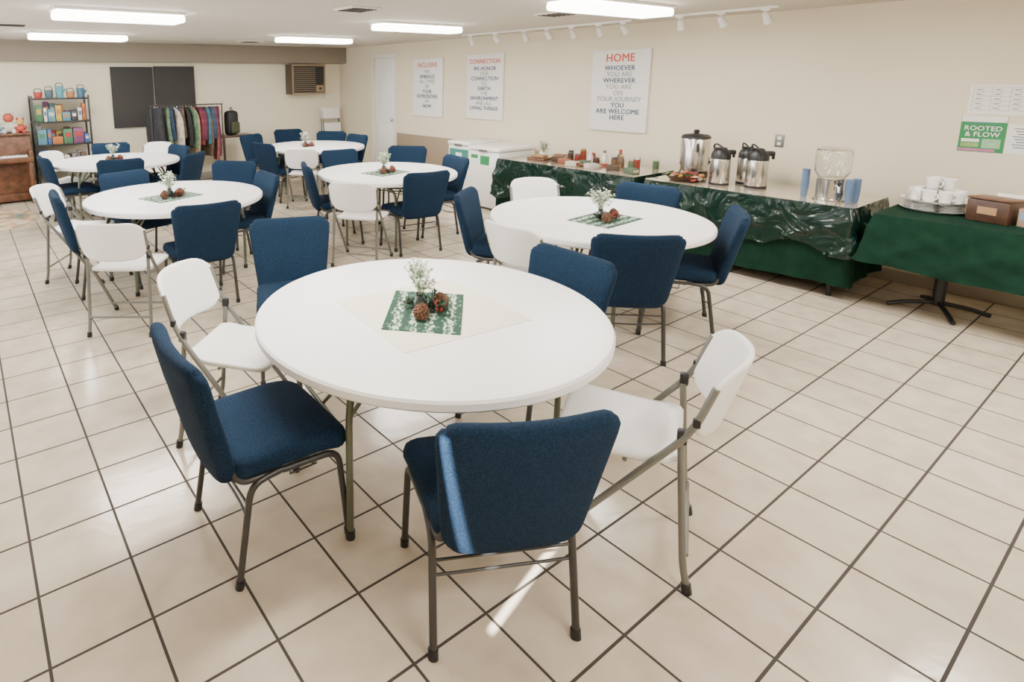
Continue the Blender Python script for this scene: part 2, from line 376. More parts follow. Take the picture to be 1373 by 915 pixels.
def chair(kind,x,y,ang,label=None):
    a=math.radians(ang); off=.33 if kind=='b' else .28
    cx,cy=x+off*math.cos(a),y+off*math.sin(a)
    if kind=='b':
        r=ob('stacking_chair',None,(cx,cy,0),a-pi/2,label=label or 'navy upholstered stacking chair with dark metal legs at a round table',cat='chair',group='navy upholstered stacking chairs')
        P=BLUE
    else:
        r=ob('folding_chair',None,(cx,cy,0),a-pi/2,label=label or 'white plastic folding chair with grey metal legs at a round table',cat='chair',group='white plastic folding chairs')
        P=WH
    for n,m in P: ob(n,m,parent=r)
T={1:(1.632,1.896),2:(3.778,2.539),3:(1.524,5.232),4:(3.820,5.170),5:(1.629,8.037),6:(4.443,7.875)}
def face(k,x,y): return math.degrees(math.atan2(T[k][1]-y,T[k][0]-x))
chair('b',1.178,.937,64.0,'navy upholstered stacking chair, back turned, with a sun streak'); chair('b',.515,1.96,-1,'navy upholstered stacking chair pulled out from white round table')
chair('b',1.713,3.397,-112); chair('b',2.56,1.83,178); chair('w',.835,2.84,-48); chair('w',2.11,.885,117,'white folding chair pulled out from table, black hinges')
for k,kd,x,y in [(2,'b',4.71,2.69),(2,'b',4.26,1.78),(2,'b',3.15,1.83),(2,'b',3.28,3.41),(2,'w',2.83,2.52),(2,'w',4.27,3.54),
  (3,'b',1.44,4.16),(3,'b',.56,5.28),(3,'b',1.28,6.15),(3,'b',2.48,6.20),(3,'b',2.42,5.195),(3,'w',.73,4.085),(3,'w',.55,5.86),
  (4,'b',3.69,4.32),(4,'b',2.98,5.50),(4,'b',4.70,4.99),(4,'b',4.90,6.17),(4,'b',3.95,6.39),(4,'w',2.85,4.40),
  (5,'b',1.48,7.16),(5,'b',2.375,7.21),(5,'b',2.50,8.22),(5,'b',1.77,9.14),(5,'b',.76,7.95),(5,'w',.93,8.68),(5,'w',2.41,8.97),
  (6,'b',3.50,7.72),(6,'b',3.90,9.06),(6,'b',4.86,9.58),(6,'b',5.26,8.72),(6,'b',5.30,7.95),(6,'w',3.71,6.95)]:
    chair(kd,x,y,face(k,x,y))
# ------------------------------------------------------------------ round tables
R=.762
top=MB().lathe([(0,.74),(R-.03,.74),(R-.008,.737),(R,.728),(R,.704),(R-.008,.695),(R-.035,.693),(R-.04,.712),(0,.712)],WTAB,96).mesh('table_top',30)
apr=[MB().box((0,sy,.70),(1.15,.03,.022),OLIVE,.003).mesh('table_rail') for sy in (-.30,.30)]
lg=[]
for sx in (-1,1):
    for sy in (-1,1):
        w=MB().tube([(sx*.44,sy*.10,.70),(sx*.50,sy*.25,.60),(sx*.52,sy*.27,.50),(sx*.52,sy*.27,.01)],.014,OLIVE,fillet=.05); w.cyl((sx*.52,sy*.27,0),(sx*.52,sy*.27,.035),.019,BLK); lg.append(w.mesh('leg'))
br=[]
for sx in (-1,1):
    br.append(MB().tube([(sx*.52,-.27,.42),(sx*.52,.27,.42)],.009,OLIVE).mesh('brace')); br.append(MB().tube([(sx*.52,0,.42),(sx*.18,0,.70)],.008,OLIVE).mesh('brace'))
    for q in (-1,1): br.append(MB().tube([(sx*.52,q*.27,.50),(sx*.38,q*.29,.70)],.008,OLIVE).mesh('brace'))
for k,(x,y) in T.items():
    r=ob('round_table',None,(x,y,0),math.radians({1:-8,2:20,3:10,4:35,5:0,6:20}[k]),label='white plastic round folding table with olive metal legs',cat='table',group='white round folding tables')
    ob('table_top',top,parent=r)
    for a_ in apr: ob('table_rail',a_,parent=r)
    for l in lg: ob('leg',l,parent=r)
    for b in br: ob('brace',b,parent=r)
# ------------------------------------------------------------------ centrepieces
def sprig_mesh(seed,n=30,h=.13,z0=.04):
    rd=random.Random(seed); w=MB()
    for i in range(n):
        a=rd.uniform(0,2*pi); sp=rd.uniform(.010,.080); hh=h*rd.uniform(.45,1.02)
        p0=Vector((0,0,z0)); p1=Vector((math.cos(a)*sp*.4,math.sin(a)*sp*.4,z0+hh*.55)); p2=Vector((math.cos(a)*sp,math.sin(a)*sp,z0+hh))
        w.tube([p0,p1,p2],.0012,LEAF,5,cap=False)
        for j in range(12):
            t=rd.uniform(.1,1); c=p1.lerp(p2,t)+Vector((rd.uniform(-.012,.012),rd.uniform(-.012,.012),rd.uniform(-.01,.01)))
            b=rd.uniform(0,2*pi); u=Vector((math.cos(b),math.sin(b),rd.uniform(-.3,.7)))*.0105; v=Vector((-math.sin(b),math.cos(b),rd.uniform(-.3,.3)))*.0055
            m=FLOW if rd.random()<.40 else LEAF
            w.quad([c-u,c+v,c+u,c-v],m)
        if rd.random()<.6: w.sph(p2,.0050,FLOW,u=6,v=4)
    return w.mesh('greenery')
def cone_mesh():
    w=MB(); w.sph((0,0,.028),.02,CONE,(1,1,1.3),10,6)
    for i in range(70):
        t=i/70; z=.002+.062*t; rr=.030*math.sin(pi*(.16+.80*t))**.8; a=i*2.39996
        c=Vector((math.cos(a)*rr,math.sin(a)*rr,z)); q=Vector((math.cos(a),math.sin(a),.55))
        w.cyl(c-q*.012,c+q*.004,.0018,CONE,5,.0075)
    return w.mesh('pinecone')
def needles(seed):
    rd=random.Random(seed); w=MB()
    for i in range(16):
        a=rd.uniform(0,2*pi); L=rd.uniform(.06,.12); d=Vector((math.cos(a),math.sin(a),0)); p0=d*.015+Vector((0,0,.006)); p1=d*L+Vector((0,0,rd.uniform(.008,.055)))
        w.tube([p0,p1],.0015,CONE,5)
        for j in range(38):
            t=rd.random(); c=p0.lerp(p1,t); q=(d*.6+Vector((rd.uniform(-1,1),rd.uniform(-1,1),rd.uniform(-.1,.8)))).normalized()*.024; s=q.cross(Vector((0,0,1))).normalized()*.0018
            w.quad([c-s,c+s,c+q+s,c+q-s],PINE)
    return w.mesh('evergreen')
VASE=MB().lathe([(0,.002),(.026,0),(.032,.012),(.030,.035),(.018,.05),(.017,.062),(.021,.068),(.019,.068),(.014,.06),(0,.02)],DARKG,24).mesh('vase_body')
PC=cone_mesh(); SPR=[sprig_mesh(3),sprig_mesh(5),sprig_mesh(9)]; ND=[needles(1),needles(2)]
BER=MB()
rr=random.Random(4)
for i in range(8): BER.sph((rr.uniform(-.03,.03),rr.uniform(-.02,.02),.010+rr.uniform(0,.03)),.007,RED,u=8,v=6)
BER.tube([(-.02,0,.02),(.0,.01,.05),(.03,-.01,.045),(.05,-.02,.01)],.004,RED,6,fillet=.02); BER=BER.mesh('berries')
MATM=MB().box((0,0,.0015),(.45,.32,.003),MATP).mesh('placemat')
ZT=.740
ob('square_tablecloth',MB().box((0,0,.001),(.63,.60,.002),CREAMC).mesh('cloth'),(1.625,1.885,ZT),math.radians(-6),label='cream square cloth laid flat on white round table',cat='tablecloth')
cps={1:(1.60,1.885,45,.002),2:(3.74,2.445,3,0),3:(1.46,5.15,20,0),4:(3.75,5.10,10,0),5:(1.57,7.98,0,0),6:(4.28,7.82,0,0)}
for k,(x,y,a,dz_) in cps.items():
    z=ZT+dz_; ra=math.radians(a)
    if k<=4: ob('placemat',MATM,(x,y,z),ra,label='green and white patterned fabric placemat under centerpiece',cat='placemat',group='green and white placemats'); z+=.003
    vx,vy=(x+.0,y+.04)
    r=ob('bud_vase',None,(vx,vy,z),ra,label='small dark vase with pale green and white sprigs',cat='vase',group='table centerpiece vases')
    ob('vase_body',VASE,parent=r); g=ob('greenery',SPR[k%3],parent=r); 
    g.scale=(1.2,1.2,1.25)
    ob('evergreen_sprig',ND[k%2],(x+.01,y+.0,z),ra,label='spray of dark evergreen needles lying beside vase',cat='evergreen sprig',group='evergreen sprays')
    for dx,dyy,t in ((-.075,-.055,.15),(.085,-.015,-.2)):
        o=ob('pinecone',PC,(x+dx,y+dyy,z+.004),label='brown open pinecone beside small vase',cat='pinecone',group='centerpiece pinecones'); o.rotation_euler=(t,t,dx*9)
    ob('berry_cluster',BER,(x+.03,y-.045,z),ra,label='cluster of red berries and ribbon beside pinecones',cat='berries',group='red berry clusters')
# ------------------------------------------------------------------ buffet tables
def drape(x0,x1,y0,y1,zt,zb,amp,flare,m,mt,name,seed=0,freq=17,rows=14,crum=0.,minoff=0.):
    rd=random.Random(seed); rc=.03; pts=[]
    def seg(a,b,n):
        L=(Vector(b)-Vector(a)).length; k=max(2,int(L/.012))
        for i in range(k): pts.append((Vector(a).lerp(Vector(b),i/k),n))
    def arc(c,a0):
        for i in range(8):
            a=a0+pi/2*i/8; pts.append((Vector(c)+Vector((math.cos(a),math.sin(a)))*rc,Vector((math.cos(a),math.sin(a)))))
    seg((x0+rc,y0),(x1-rc,y0),Vector((0,-1))); arc((x1-rc,y0+rc),-pi/2); seg((x1,y0+rc),(x1,y1-rc),Vector((1,0))); arc((x1-rc,y1-rc),0)
    seg((x1-rc,y1),(x0+rc,y1),Vector((0,1))); arc((x0+rc,y1-rc),pi/2); seg((x0,y1-rc),(x0,y0+rc),Vector((-1,0))); arc((x0+rc,y0+rc),pi)
    bm=bmesh.new(); rings=[]; ph=[rd.uniform(0,6.28) for _ in range(4)]
    s=0; ss=[]
    for i,(p,n) in enumerate(pts):
        if i: s+=(p-pts[i-1][0]).length
        ss.append(s)
    for j in range(rows+1):
        t=j/rows; ring=[]
        for (p,n),s in zip(pts,ss):
            corner=math.exp(-((min(abs(p.x-x0),abs(p.x-x1))+min(abs(p.y-y0),abs(p.y-y1)))/.10)**2)
            wv=math.sin(freq*s+ph[0]+1.3*math.sin(3.1*s+ph[1]))+.5*math.sin(freq*2.1*s+ph[2]+t)
            if crum: wv+=crum*(1.1-2*abs(math.sin(6.5*s+5*t+ph[3]+.6*math.sin(4*s)))+.6*(1-2*abs(math.sin(11*s-8*t+ph[1]))))*min(1,t*4)
            o=t**.8*(amp*wv+amp*1.2+flare*(.4+corner*1.5))
            if minoff: o=max(o,minoff*t**.8)
            if n.x>.5: o*=.3
            z=zt-.004*(t>0)-(zt-zb(p.x,p.y,s))*t
            ring.append(bm.verts.new((p.x+n.x*o,p.y+n.y*o,z)))
        rings.append(ring)
    n=len(pts)
    for a,b in zip(rings,rings[1:]):
        for i in range(n): bm.faces.new([a[i],b[i],b[(i+1)%n],a[(i+1)%n]])
    f=bm.faces.new(rings[0]); f.material_index=1
    bmesh.ops.recalc_face_normals(bm,faces=bm.faces[:])
    me=bpy.data.meshes.new(name); bm.to_mesh(me); bm.free(); me.materials.append(m); me.materials.append(mt); me.shade_smooth(); me.set_sharp_from_angle(angle=math.radians(60)); return me
WT=mat('laminate_top',(.55,.5,.42),.5)
def buffet(x0,x1,y0,y1):
    r=ob('folding_table',None,((x0+x1)/2,(y0+y1)/2,0),label='long folding table hidden under green plastic covering',cat='table',group='long buffet tables')
    L=y1-y0; Wd=x1-x0
    ob('table_top',MB().box((0,0,.71),(Wd-.03,L-.03,.04),WT,.008).mesh('top'),parent=r)
    for sy in (-1,1):
        for sx in (-1,1):
            w=MB().tube([(sx*(Wd/2-.09),sy*(L/2-.18),.69),(sx*(Wd/2-.07),sy*(L/2-.10),.01)],.013,BLK); w.cyl((sx*(Wd/2-.07),sy*(L/2-.10),0),(sx*(Wd/2-.07),sy*(L/2-.10),.03),.018,BLK); ob('leg',w.mesh('leg'),parent=r)
for (x0,x1,y0,y1,sd) in ((5.56,6.32,1.56,3.22,1),(5.56,6.32,3.36,5.18,2)):
    buffet(x0,x1,y0,y1)
    ob('tablecloth',drape(x0,x1,y0,y1,.736,lambda x,y,s:.10+.02*math.sin(s*3),.008,.015,GREENC,GREENC,'cloth',sd),label='dark green cloth skirt hanging to the floor from buffet table',cat='tablecloth',group='green buffet tablecloths')
    ob('plastic_table_cover',drape(x0-.012,x1+.012,y0-.012,y1+.012,.742,lambda x,y,s:.31+.07*math.sin(s*4.3+sd)+.05*abs(math.sin(s*7.3)),.016,.035,PLAS,TABTOPP,'plastic',sd+5,13,30,1.3,.030),label='shiny clear plastic sheet draped over green buffet table',cat='table cover',group='plastic table covers')
r=ob('pedestal_table',None,(5.88,.74,0),label='black pedestal table under green cloth',cat='table')
ob('table_top',MB().box((0,0,.715),(.74,1.34,.035),WT,.006).mesh('top'),parent=r)
for yy in (.33,-.4):
    w=MB().cyl((0,yy,.05),(0,yy,.70),.035,BLK,16)
    for k in range(4):
        a=k*pi/2+.5; w.tube([(0,yy,.075),(math.cos(a)*.18,yy+math.sin(a)*.18,.05),(math.cos(a)*.29,yy+math.sin(a)*.29,.018)],.016,BLK,8,fillet=.05)
    ob('pedestal',w.mesh('pedestal'),parent=r)
ob('tablecloth',drape(5.49,6.26,.04,1.42,.738,lambda x,y,s:.37+.012*math.sin(s*3)+.010*math.sin(s*9),.016,.045,GREENC,GREENC,'cloth',9,8,16,.5),label='plain dark green cloth over small table by the wall',cat='tablecloth')
ZB=.744
r=ob('coffee_urn',None,(6.10,3.04,ZB),.6,label='large stainless steel coffee urn with black base and spigot',cat='coffee urn'); r.scale=(1.12,1.12,1.12)
ob('urn_body',MB().lathe([(0,.03),(.105,.03),(.108,.05),(.108,.10),(.118,.105),(.118,.33),(.112,.345),(0,.345)],STEEL,40).mesh('body'),parent=r)
ob('urn_base',MB().lathe([(0,0),(.112,0),(.115,.03),(.11,.055),(0,.055)],BLK,40).mesh('base'),parent=r)
ob('lid',MB().lathe([(.120,.345),(.118,.36),(.10,.375),(.03,.385),(0,.386)],BLK,40).lathe([(0,.385),(.02,.385),(.025,.41),(.015,.42),(0,.42)],BLK,16).mesh('lid'),parent=r)
for s in (-1,1): ob('handle',MB().tube([(s*.115,0,.30),(s*.165,0,.30),(s*.165,0,.24),(s*.115,0,.24)],.010,BLK,fillet=.03).mesh('handle'),parent=r)
ob('spigot',MB().tube([(0,-.105,.13),(0,-.16,.13),(0,-.165,.09)],.011,BLK,fillet=.02).box((0,-.15,.155),(.015,.03,.04),BLK,.004).mesh('spigot'),parent=r)
def airpot(x,y,a,h=.34,rad=.078):
    r=ob('airpot',None,(x,y,ZB),a,label='stainless steel pump airpot with black lid and handle',cat='coffee dispenser',group='steel pump airpots')
    ob('pot_body',MB().lathe([(0,.012),(rad*.96,.012),(rad,.02),(rad,h*.66),(rad*.96,h*.70),(0,h*.70)],STEEL,36).mesh('body'),parent=r)
    ob('base_ring',MB().lathe([(0,0),(rad*1.02,0),(rad*1.03,.018),(0,.018)],BLK,36).mesh('base'),parent=r)
    w=MB().lathe([(rad*.99,h*.69),(rad*.98,h*.80),(rad*.80,h*.90),(rad*.6,h*.94),(0,h*.94)],BLK,36); w.cushion((0,-rad*.85,h*.86),(.05,.11,.045),.015,BLK,cuts=4); w.cyl((0,-rad*1.35,h*.85),(0,-rad*1.38,h*.72),.012,BLK)
    ob('pump_head',w.mesh('head'),parent=r)
    ob('pump_lever',MB().cushion((0,.01,h*.96),(.06,.10,.02),.009,BLK,cuts=4).mesh('lever'),parent=r)
    ob('handle',MB().tube([(-rad,0,h*.80),(-rad*1.1,.03,h*1.0),(0,.05,h*1.10),(rad*1.1,.03,h*1.0),(rad,0,h*.80)],.008,BLK,fillet=.05).mesh('handle'),parent=r)
airpot(5.82,2.66,.9,.35,.082); airpot(6.06,2.53,.7,.35,.082); airpot(5.92,2.39,.7,.36,.086)
r=ob('drink_dispenser',None,(5.82,1.80,ZB),-.9,label='clear drink dispenser on steel base with spigot',cat='drink dispenser'); r.scale=(1.14,1.14,1.14)
ob('dispenser_base',MB().lathe([(0,0),(.10,0),(.10,.008),(.085,.012),(.085,.145),(.095,.15),(0,.15)],STEEL,36).mesh('base'),parent=r)
ob('jar',MB().lathe([(0,.152),(.075,.152),(.105,.20),(.108,.34),(.10,.355),(.095,.355),(.102,.34),(.099,.205),(.07,.16),(0,.16)],GLASS,36).mesh('jar'),parent=r)
ob('lid',MB().lathe([(0,.372),(.09,.370),(.108,.362),(.108,.354),(0,.354)],CHROME,36).mesh('lid'),parent=r)
ob('spigot',MB().tube([(0,-.085,.11),(0,-.13,.11),(0,-.135,.07)],.010,CHROME,fillet=.02).sph((0,-.125,.13),.014,BLK).mesh('spigot'),parent=r)
CUP=MB().lathe([(0,0),(.020,0),(.022,.004),(.028,.10),(.030,.102),(.028,.104),(.0265,.10),(.020,.008),(0,.006)],BLUEP,20).mesh('cup')
for (x,y,n) in ((5.80,1.97,10),(5.74,1.65,7),(5.82,1.63,7)):
    for i in range(n): ob('plastic_cup',CUP,(x,y,ZB+i*.014),label='blue plastic tumbler nested in a stack',cat='cup',group='stacked blue cups')
ob('wall_outlet',MB().box((WX-.006,2.445,1.125),(.012,.075,.12),GREYT,.004).box((WX-.013,2.445,1.15),(.004,.03,.03),WHITE,.002).box((WX-.013,2.445,1.10),(.004,.03,.03),WHITE,.002).mesh('outlet'),label='metal wall outlet plate on cream wall',cat='outlet')
r=ob('snack_basket',MB().lathe([(0,.0),(.12,.0),(.17,.05),(.175,.052),(.165,.045),(.118,.008),(0,.008)],WOODD,28).mesh('basket'),(5.78,2.96,ZB),label='shallow brown basket filled with wrapped snacks',cat='basket')
sc=[(.35,.03,.02),(.40,.22,.03),(.06,.16,.05),(.3,.10,.03),(.2,.02,.03),(.45,.38,.3),(.08,.04,.02)]
SN=[MB().cushion((0,0,0),(.075,.045,.024),.010,colmat(c),cuts=4).mesh('snack') for c in sc]
for i in range(32):
    a=i*2.4; rd=.02+.12*(i%4)/3
    o=ob('wrapped_snack',SN[(i*5)%7],(5.78+math.cos(a)*rd,2.96+math.sin(a)*rd,ZB+.026+.017*(i//8)*(1-.15*(i%4))),a*1.7,label='small wrapped snack piled in basket',cat='snack',group='wrapped snacks in basket'); o.rotation_euler=(.3*math.sin(i),.3*math.cos(i*2),a*1.7)
def jar(x,y,rad,h,c,cap,kind='jar',lab='small condiment jar with colored lid'):
    r=ob('condiment_'+kind,None,(x,y,ZB),0,label=lab,cat=kind,group='condiments on the buffet')
    pr=[(0,0),(rad,0),(rad,h*.8),(rad*.8,h*.86),(0,h*.86)] if kind=='jar' else [(0,0),(rad,0),(rad,h*.6),(rad*.45,h*.78),(rad*.4,h*.88),(0,h*.88)]
    ob('container',MB().lathe(pr,colmat(c,.3),20).mesh('container'),parent=r)
    q=rad*(.9 if kind=='jar' else .5)
    ob('cap',MB().lathe([(q,h*.84),(q,h*.99),(q*.9,h),(0,h)],colmat(cap,.4),20).mesh('cap'),parent=r)
jar(6.10,4.05,.033,.16,(.65,.62,.55),(.1,.1,.1),'bottle','white bottle with dark cap')
jar(5.98,4.15,.030,.17,(.65,.62,.58),(.6,.6,.55),'bottle','white plastic condiment bottle')
jar(6.18,3.90,.036,.18,(.10,.035,.015),(.35,.03,.02),'bottle','amber syrup bottle with red cap')
jar(5.95,4.30,.033,.11,(.20,.02,.012),(.08,.08,.08)); jar(5.85,3.98,.036,.11,(.06,.025,.015),(.08,.05,.03)); jar(6.15,4.25,.045,.11,(.18,.08,.03),(.3,.03,.02))
jar(5.95,3.62,.033,.10,(.06,.10,.05),(.10,.08,.05)); jar(6.1,3.65,.033,.12,(.22,.03,.02),(.55,.55,.5)); jar(6.02,4.45,.036,.10,(.07,.03,.02),(.04,.04,.04))
jar(5.95,3.82,.035,.12,(.12,.06,.03),(.04,.04,.04)); jar(6.2,4.4,.036,.14,(.22,.04,.02),(.25,.18,.06)); jar(6.22,3.72,.036,.12,(.08,.035,.025),(.6,.58,.54))
jar(6.22,3.5,.032,.11,(.06,.11,.05),(.55,.53,.5)); jar(6.08,3.82,.03,.14,(.10,.05,.02),(.5,.4,.1),'bottle','slim brown sauce bottle with yellow cap'); jar(6.10,4.50,.034,.12,(.15,.10,.05),(.05,.05,.05))
BX=[MB().box((0,0,.028),(.10,.13,.056),colmat(c),.004).box((0,-.066,.028),(.07,.002,.03),colmat(d)).mesh('packet') for c,d in (((.22,.07,.03),(.5,.42,.3)),((.45,.40,.33),(.2,.05,.03)),((.06,.035,.02),(.3,.2,.08)),((.06,.10,.06),(.4,.36,.2)))]
for i,(x,y,a) in enumerate(((5.82,4.38,.3),(5.72,3.95,1.2),(5.80,3.74,.6),(5.76,3.50,-.3),(6.1,4.66,.2),(5.70,4.18,.1),(5.90,4.54,.9),(5.86,4.14,.4))):
    ob('food_packet',BX[i%4],(x,y,ZB),a,label='small printed food packet lying on the buffet',cat='packet',group='food packets on the buffet')
for i in range(12):
    a=i*2.4; ob('wrapped_snack',SN[(i*3)%7],(5.92+.08*math.cos(a)*(1+i%2),3.98+.12*math.sin(a)*(1+i%2)-.02,ZB+.014),a,label='small wrapped snack lying on the buffet',cat='snack',group='loose snacks on the buffet')
r=ob('potted_plant',None,(6.08,4.90,ZB),label='small leafy plant in a white pot',cat='plant')
ob('pot',MB().lathe([(0,0),(.035,0),(.048,.06),(.043,.06),(.03,.05),(0,.05)],WHITE,20).mesh('pot'),parent=r)
g=ob('greenery',SPR[1],parent=r); g.scale=(1.3,1.3,1.2)
ob('bread_tray',MB().box((0,0,.015),(.18,.24,.03),WOOD,.006).box((0,0,.045),(.12,.17,.03),colmat((.25,.14,.06)),.012).mesh('tray'),(5.84,4.76,ZB),.1,label='low brown wooden box on buffet',cat='box')
# mugs
MUG=MB().lathe([(0,0),(.028,0),(.036,.02),(.039,.082),(.037,.084),(.035,.08),(.031,.02),(.02,.008),(0,.007)],WHITE,20).tube([(.037,0,.068),(.062,0,.062),(.060,0,.030),(.034,0,.022)],.005,WHITE,6,fillet=.02,cap=False).mesh('mug')
TRAY=MB().lathe([(0,.004),(.17,.004),(.20,.018),(.205,.018),(.175,0),(0,0)],WHITE,40).mesh('tray')
PLATE=MB().lathe([(0,.003),(.05,.003),(.078,.012),(.080,.012),(.055,0),(0,0)],WHITE,28).mesh('saucer')
zz=.742; tx,ty=5.98,1.19
ob('serving_tray',TRAY,(tx,ty,zz),label='round white serving tray holding stacked saucers',cat='tray',group='white round trays')
for i in range(5):
    a=i*2*pi/5+.3
    for j in range(5): ob('saucer',PLATE,(tx+.112*math.cos(a),ty+.112*math.sin(a),zz+.006+j*.0115),a,label='white ceramic saucer in a stack on tray',cat='saucer',group='white stacked saucers')
z2=zz+.068
ob('serving_tray',TRAY,(tx,ty,z2),label='round white serving tray carrying coffee mugs',cat='tray',group='white round trays')
for i in range(9):
    a=i*2*pi/9+.2; ob('coffee_mug',MUG,(tx+.125*math.cos(a),ty+.125*math.sin(a),z2+.006),a+1.2,label='white ceramic coffee mug on a tray',cat='mug',group='white coffee mugs')
for i in range(3):
    a=i*2*pi/3+.2; ob('coffee_mug',MUG,(tx+.046*math.cos(a),ty+.046*math.sin(a),z2+.006),a+.5,label='white ceramic coffee mug on a tray',cat='mug',group='white coffee mugs')
for i in range(3):
    a=i*2*pi/3+.5; ob('coffee_mug',MUG,(tx+.055*math.cos(a),ty+.055*math.sin(a),z2+.091),a+2,label='white ceramic coffee mug stacked on other mugs',cat='mug',group='white coffee mugs')
r=ob('tea_chest',None,(5.84,.86,.741),-.25,label='brown wooden tea box with lid',cat='tea box')
ob('box_body',MB().box((0,0,.075),(.20,.22,.15),WOODD,.004).mesh('body'),parent=r)
ob('lid',MB().box((0,0,.157),(.21,.23,.014),WOOD,.004,rot=Matrix.Rotation(.04,3,'Y')).mesh('lid'),parent=r)
ob('label_plate',MB().box((-.101,0,.08),(.003,.10,.05),mat('tan_label',(.35,.2,.1),.6)).mesh('plate'),parent=r)
ob('tea_carton',MB().box((0,0,.06),(.09,.14,.12),colmat((.45,.28,.2)),.002).box((-.046,0,.07),(.002,.12,.05),colmat((.2,.35,.5)),0).mesh('carton'),(5.78,.66,.741),-.3,label='colorful tea carton standing beside wooden box',cat='carton')
ob('paper_leaflet',MB().box((0,.05,.08),(.003,.11,.16),PAPER,rot=Matrix.Rotation(.3,3,'Y')).box((0,-.06,.08),(.003,.11,.16),PAPER,rot=Matrix.Rotation(.3,3,'Y')@Matrix.Rotation(.2,3,'Z')).mesh('leaflet'),(6.08,.80,.745),-.1,label='open white paper leaflet standing behind tea box',cat='leaflet')
# ------------------------------------------------------------------ freezers
def freezer(x0,x1,y0,y1,h,front):
    r=ob('chest_freezer',None,((x0+x1)/2,(y0+y1)/2,0),label='white chest freezer with %s papers taped on front'%front,cat='freezer',group='chest freezers')
    W_,L_=x1-x0,y1-y0
    ob('freezer_body',MB().box((0,0,(h-.06+.03)/2),(W_,L_,h-.09),WHITE,.012).mesh('body'),parent=r)
    ob('lid',MB().box((-.005,0,h-.03),(W_+.02,L_+.01,.055),WHITE,.015,seg=3).mesh('lid'),parent=r)
    ob('handle',MB().box((-W_/2-.02,0,h-.05),(.02,.14,.03),GREYT,.005).mesh('handle'),parent=r)
    if front=='green':
        for yy,zz_,a_,b_,m in ((-.02,.66,.16,.12,GPAP),(.17,.70,.12,.05,GPAP),(-.02,.52,.12,.10,PAPER)): ob('taped_paper',MB().box((-W_/2-.003,yy,zz_),(.003,a_,b_),m).mesh('paper'),parent=r)
    else:
        ob('taped_paper',MB().box((-W_/2-.003,0,.62),(.003,L_*.85,.26),TEAL).mesh('paper'),parent=r); ob('taped_paper',MB().box((-W_/2-.006,0,.66),(.003,.12,.08),PAPER).mesh('paper'),parent=r)
freezer(5.70,6.38,5.28,5.84,.84,'green'); freezer(5.80,6.40,5.92,6.36,.86,'teal')
# ------------------------------------------------------------------ wall posters (face -x)
def poster(y0,y1,z0,z1,title,lines,tsz):
    r=ob('wall_poster',None,(WX-.016,(y0+y1)/2,(z0+z1)/2),-pi/2,label='white canvas poster reading %s above grey text lines'%title,cat='poster',group='white canvas wall posters')
    W_,H_=abs(y1-y0),z1-z0
    ob('canvas',MB().box((0,0,0),(W_,.03,H_),CANVAS,.003).mesh('canvas'),parent=r)
    ob('hanging_wire',MB().tube([(0,.008,H_/2),(0,.008,CZ-(z0+z1)/2)],.0022,WHITE,6).mesh('wire'),parent=r)
    it=[(title,tsz,ORANGE,tsz*.026,(0,H_/2-.135))]
    n=len(lines); z=H_/2-.235; step=(H_-.30)/n
    for t,dark in lines:
        it.append((t,min(step*1.08,.082),INK if dark else INKL,.0026 if dark else .0008,(0,z))); z-=step
    ob('lettering',join_text(it),(0,-.0162,0),parent=r)
poster(3.78,4.52,1.10,2.05,'HOME',[('WHOEVER',1),('YOU ARE',0),('WHEREVER',1),('YOU ARE',0),('ON',0),('YOUR JOURNEY',0),('YOU',1),('ARE WELCOME',1),('HERE',1)],.128)
poster(5.95,6.68,1.13,2.08,'CONNECTION',[('WE HONOR',1),('OUR',0),('CONNECTION',1),('TO',0),('EARTH',1),('THE',0),('ENVIRONMENT',1),('AND ALL',0),('LIVING THINGS',1)],.088)
poster(7.23,7.98,1.11,2.05,'INCLUSIVE',[('WE',0),('EMBRACE',1),('ALL TYPES',0),('IN',0),('YOUR',1),('EXPRESSIONS',1),('OF',0),('NOW',1)],.100)
def flyer(y0,y1,z0,z1,m,lab,items,bands=()):
    r=ob('wall_flyer',None,(WX-.002,(y0+y1)/2,(z0+z1)/2),-pi/2,label=lab,cat='flyer')
    ob('sheet',MB().box((0,0,0),(y1-y0,.002,z1-z0),m).mesh('sheet'),parent=r)
    for (cx,cz,sx,sz,mm) in bands: ob('printed_panel',MB().box((cx,-.0016,cz),(sx,.001,sz),mm).mesh('panel'),parent=r)
    for it in items: ob('lettering',join_text([it]),(0,-.0024,0),parent=r)
calb=[(0,.095-.035*k,.31,.002,INKL) for k in range(6)]+[(-.15+.05*k,.005,.002,.18,INKL) for k in range(7)]+[(-.12+.05*(k%6),.075-.035*(k//6),.028,.008,INKL) for k in range(0,30,2)]
flyer(.86,1.20,1.44,1.66,PAPER,'white printed calendar sheet taped to cream wall',[],calb)
flyer(.97,1.22,1.15,1.425,GPAP,'green and white Rooted & Flow flyer on wall',[('ROOTED',.050,PAPER,.0008,(0,.028)),('& FLOW',.050,PAPER,.0008,(0,-.018))],
  [(0,.115,.245,.045,PAPER),(-.0,.085,.15,.01,TEAL),(-.06,-.050,.10,.025,PAPER),(.055,-.070,.10,.07,colmat((.28,.5,.3))),(-.06,-.085,.10,.03,colmat((.25,.4,.12))),(-.02,-.122,.2,.02,colmat((.5,.15,.3)))])
flyer(.72,.965,1.15,1.37,PAPER,'white printed notice taped to cream wall',[],[(0,.08-.02*k,.18-.02*(k%3),.006,INK) for k in range(8)])
